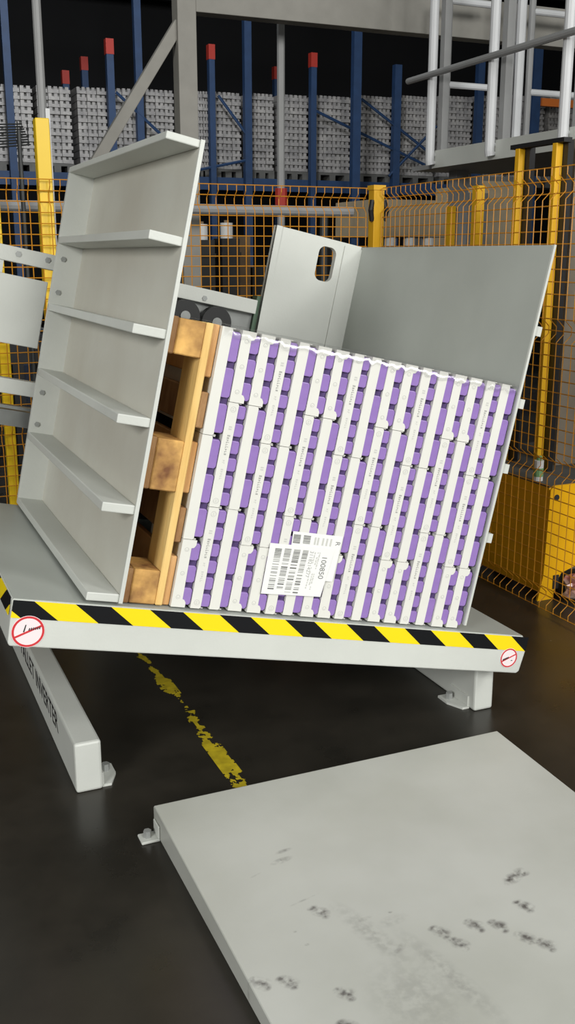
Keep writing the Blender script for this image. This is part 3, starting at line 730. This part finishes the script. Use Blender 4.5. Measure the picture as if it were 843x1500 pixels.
# dark conveyor machine with rolls and cartons on it
Y1 = 7.7
cv = empty('roller_conveyor', (2.4, Y1, 0), label='dark roller conveyor frame seen through the back fence', cat='conveyor')
q = MB(); q.box((-2.6, 0, .75), (1.75, .7, .95)); q.build('bed', DARKM, cv)
for k in range(8): q = MB(); q.box((-2.5+k*.6, 0, 0), (-2.42+k*.6, .7, .75)); q.build('leg', DARKM, cv)
for k in range(33): q = MB(); q.tube([(-2.55+k*.13, .02, .965), (-2.55+k*.13, .68, .965)], .022, 6); q.build('roller', RAILG, cv)
for k, (px, py) in enumerate(((297, 340), (334, 338))):
    p_ = onY(px, py, Y1+.1); r_ = .05; zc = p_.z-.06
    q = MB(); q.box((-.075, -.1, 0), (.075, .1, zc-.99)); q.box((-.082, -.11, (zc-.99)*.8), (.082, .11, (zc-.99)*.8+.03)); o = q.build('crate', DARKM); o.location = (p_.x, Y1+.13, .99)
    tag(o, ('dark crate on the conveyor carrying the film roll near the column', 'dark crate on the conveyor carrying the film roll near the back panel')[k], 'crate', 'dark crates on the conveyor')
    e = empty('film_roll', (p_.x, Y1+.13, zc+.001), label=('white film roll on a dark crate next to the grey column', 'white film roll on a dark crate nearer the white back panel')[k], cat='film roll', group='film rolls on the conveyor')
    q = MB(); q.tube([(0, 0, 0), (0, 0, .12)], r_, 14); q.build('roll', WHITEP, e)
    q = MB(); q.tube([(0, 0, .12), (0, 0, .14)], .02, 10); q.build('core', BROWNC, e)
rnd = random.Random(21); kk = 0
for px in (352, 372, 395, 418, 440, 462, 486, 508, 530):
    p_ = onY(px, 345, Y1+.45); w = .10+.02*rnd.random(); h = rnd.choice((.3, .45, .62, .7))
    q = MB(); q.box((-w/2, -.1, 0), (w/2, .1, h)); q.box((-w/2-.002, -.102, h*.5), (w/2+.002, -.1, h*.5+.03))
    o = q.build('carton', rnd.choice((BROWNC, DARKM, BROWNC, DARKM, GREYC))); o.location = (p_.x, Y1+.45, .99)
    tag(o, f'tall carton standing on the dark conveyor, {ORD[kk]} from the left of its row', 'carton', 'cartons on the conveyor'); kk += 1
# beige machine behind the right fence and small bits on it
p_ = onY(610, 330, 8.2)
bm_ = empty('packing_machine', (p_.x, 8.2, 0), label='beige packing machine behind the corner of the mesh fences', cat='machine')
q = MB(); q.box((-.42, 0, 0), (.42, .8, 1.55)); q.build('body', BEIGE, bm_, bevel=.01)
q = MB(); q.box((-.36, -.006, 1.56-.08), (.36, .8, 1.62)); q.build('top', GREYC, bm_)
q = MB(); q.box((-.42, 0, 1.70), (.42, .8, 2.02)); q.build('hood', BEIGE, bm_)
for xx in (-.40, .36): q = MB(); q.box((xx, .02, 1.55), (xx+.04, .06, 1.72)); q.build('hood_post', DARKST, bm_)
for k in range(3):
    q = MB(); q.tube([(-.22+k*.2, .08, 1.62), (-.22+k*.2, .08, 1.71)], .055, 12); q.build('film_roll', WHITEP, bm_)
for k, (px, wd_) in enumerate(((640, .35), (690, .5), (730, .6))):
    p_ = onY(px, 330, 9.6+.8*k); q = MB(); hh = 2.1+.2*k
    e = empty('control_cabinet', (p_.x, 9.6+.8*k, 0), label=('narrow grey control cabinet left of the thick yellow post', 'grey control cabinet behind the thick yellow post', 'wide grey control cabinet under the raised platform')[k], cat='cabinet', group='cabinets behind the right fence')
    q.box((-wd_/2, 0, 0), (wd_/2, .4, hh)); q.build('body', (GREYC, BEIGE, GREYC)[k], e, bevel=.006)
    q = MB(); q.box((-wd_/2+.03, -.012, .1), (wd_/2-.03, 0, hh-.06)); dr = q.build('door', (BEIGE, GREYC, BEIGE)[k], e)
    q = MB(); q.box((wd_/2-.07, -.03, hh*.6), (wd_/2-.05, -.012, hh*.6+.1)); q.build('handle', BLACKPL, dr)
# wire basket at the far left
p_ = onY(0, 195, 5.9)
wb = MB()
for k in range(9): wb.tube([(p_.x-.5, 5.9, 2.05+k*.018), (p_.x+.16-.005*k, 5.9, 2.13+.0*k+k*.013)], .004, 4)
for k in range(13): wb.tube([(p_.x-.5+k*.054, 5.9, 2.05+k*.006), (p_.x-.5+k*.054, 5.9, 2.22+k*.003)], .003, 4)
for sx in (-.48, .1): wb.tube([(p_.x+sx, 5.9, 0), (p_.x+sx, 5.9, 2.2)], .012, 6)
tag(wb.build('cable_basket', DARKST), 'dark wire cable basket at the left edge above the fence', 'cable basket')

# ================================================================ RACKING
YR_ = 15.0
zb0, zb1 = onY(420, 281, YR_).z, onY(420, 263, YR_).z
rk = empty('pallet_rack', (4.5, YR_, 0), label='tall blue pallet racking with red-tipped uprights in the dark background', cat='rack')
def RK(mb, name, m_, par=None):
    o = mb.build(name, m_, rk)
    o.matrix_parent_inverse = Matrix.Translation(rk.location).inverted(); return o
def upright(px, ptop, Y, w, tip):
    x = onY(px, 200, Y).x; zt = onY(px, ptop, Y).z if ptop > 0 else 6.8
    q = MB(); q.box((x-w/2, Y-.05, 0), (x+w/2, Y+.05, zt)); o = RK(q, 'upright', BLUE)
    if tip:
        q = MB(); q.box((x-w/2-.006, Y-.056, zt-.18), (x+w/2+.006, Y+.056, zt+.02)); t_ = q.build('red_tip', RED, o)
    return x
for px, pt_, dy, w, tip in ((17, 0, -.1, .10, 0), (165, 60, -.1, .10, 1), (206, 0, -.1, .10, 0), (311, 68, -.1, .085, 1), (363, 0, -.1, .11, 0), (458, 80, -.1, .09, 1), (521, 35, -.6, .13, 0), (580, 95, -.1, .12, 0),
                            (128, 86, 2.2, .10, 1), (100, 106, 2.2, .10, 1), (405, 100, 2.2, .10, 1), (700, 90, -.1, .12, 0), (781, 30, -.5, .16, 0)):
    upright(px, pt_, YR_+dy, w, tip)
q = MB(); q.box((-3, YR_-.04, zb0), (11, YR_+.04, zb1)); RK(q, 'beam', BLUE)
q = MB(); q.box((-3, YR_+1.3, zb0), (11, YR_+1.38, zb1)); RK(q, 'beam', BLUE)
q = MB(); q.box((-3, YR_-.02, zb1-.03), (11, YR_+1.4, zb1-.005)); RK(q, 'shelf_deck', DARKST)
for zz in (5.1, 6.3): q = MB(); q.box((-3, YR_-.04, zz), (11, YR_+.04, zz+.1)); RK(q, 'beam', DARKST)
for (xa, ya, xb, yb_) in ((462, 162, 640, 250), (530, 145, 640, 232), (320, 140, 360, 195), (170, 135, 255, 215), (260, 255, 360, 235), (640, 185, 570, 258)):
    a, b_ = onY(xa, ya, YR_-.13), onY(xb, yb_, YR_-.13); q = MB(); q.tube([a, b_], .022, 6); RK(q, 'brace', BLUE)
a = onY(812, 152, YR_-.4); q = MB(); q.box((a.x-.35, YR_-.5, a.z-.06), (a.x+.9, YR_-.4, a.z+.06)); RK(q, 'orange_beam', mat('rack_orange', rgb(206, 110, 40), .6))
# wrapped stacks on the rack
edges = ((-60, -8), (-3, 52), (58, 108), (117, 160), (168, 212), (217, 258), (285, 308), (316, 356), (368, 404), (414, 454), (464, 516), (528, 576), (586, 640), (648, 694), (702, 745), (752, 800), (806, 860))
LEANS = 'wrapped stacks on the blue rack'
for i, (xa, xb) in enumerate(edges):
    x0_, x1_ = onY(xa, 200, YR_).x, onY(xb, 200, YR_).x
    top = onY((xa+xb)/2, 122+22*min(max(i, 0), 10)/12, YR_+.05).z; z0 = zb1+.13
    st = empty('wrapped_stack', ((x0_+x1_)/2, YR_+.05, zb1), label=f'silvery film-wrapped carton stack on the blue rack, {ORD[i]} from the left', cat='carton stack', group=LEANS)
    w = x1_-x0_; rnd = random.Random(40+i)
    q = MB()
    for s in (-1, 0, 1): q.box((s*(w/2-.05)-.05, 0, 0.0), (s*(w/2-.05)+.05, 1.1, .09))
    q.box((-w/2, 0, .09), (w/2, 1.15, .125)); q.build('pallet', GREYC, st)
    q = MB(); rows = max(6, int((top-z0)/.088)); nc = max(3, int(w/.13)); hh = (top-z0)/rows; dx = w/nc
    for r_ in range(rows):
        z_ = .13+r_*hh
        for c_ in range(nc):
            y0_ = rnd.uniform(0, .025); t_ = rnd.uniform(-.006, .006)
            q.box((-w/2+c_*dx+.003, y0_, z_), (-w/2+(c_+1)*dx-.003, .5, z_+hh*.5+t_))
            for s_ in (.04, .55): q.box((-w/2+(c_+s_)*dx, y0_+.012, z_+hh*.45), (-w/2+(c_+s_+.3)*dx, .5, z_+hh-.004))
    q.m = 1; q.box((-w/2+.015, .05, .13), (w/2-.015, 1.1, .13+rows*hh-.02))
    o = q.build('cartons', [STACK, GREYC], st); o['kind'] = 'stuff'
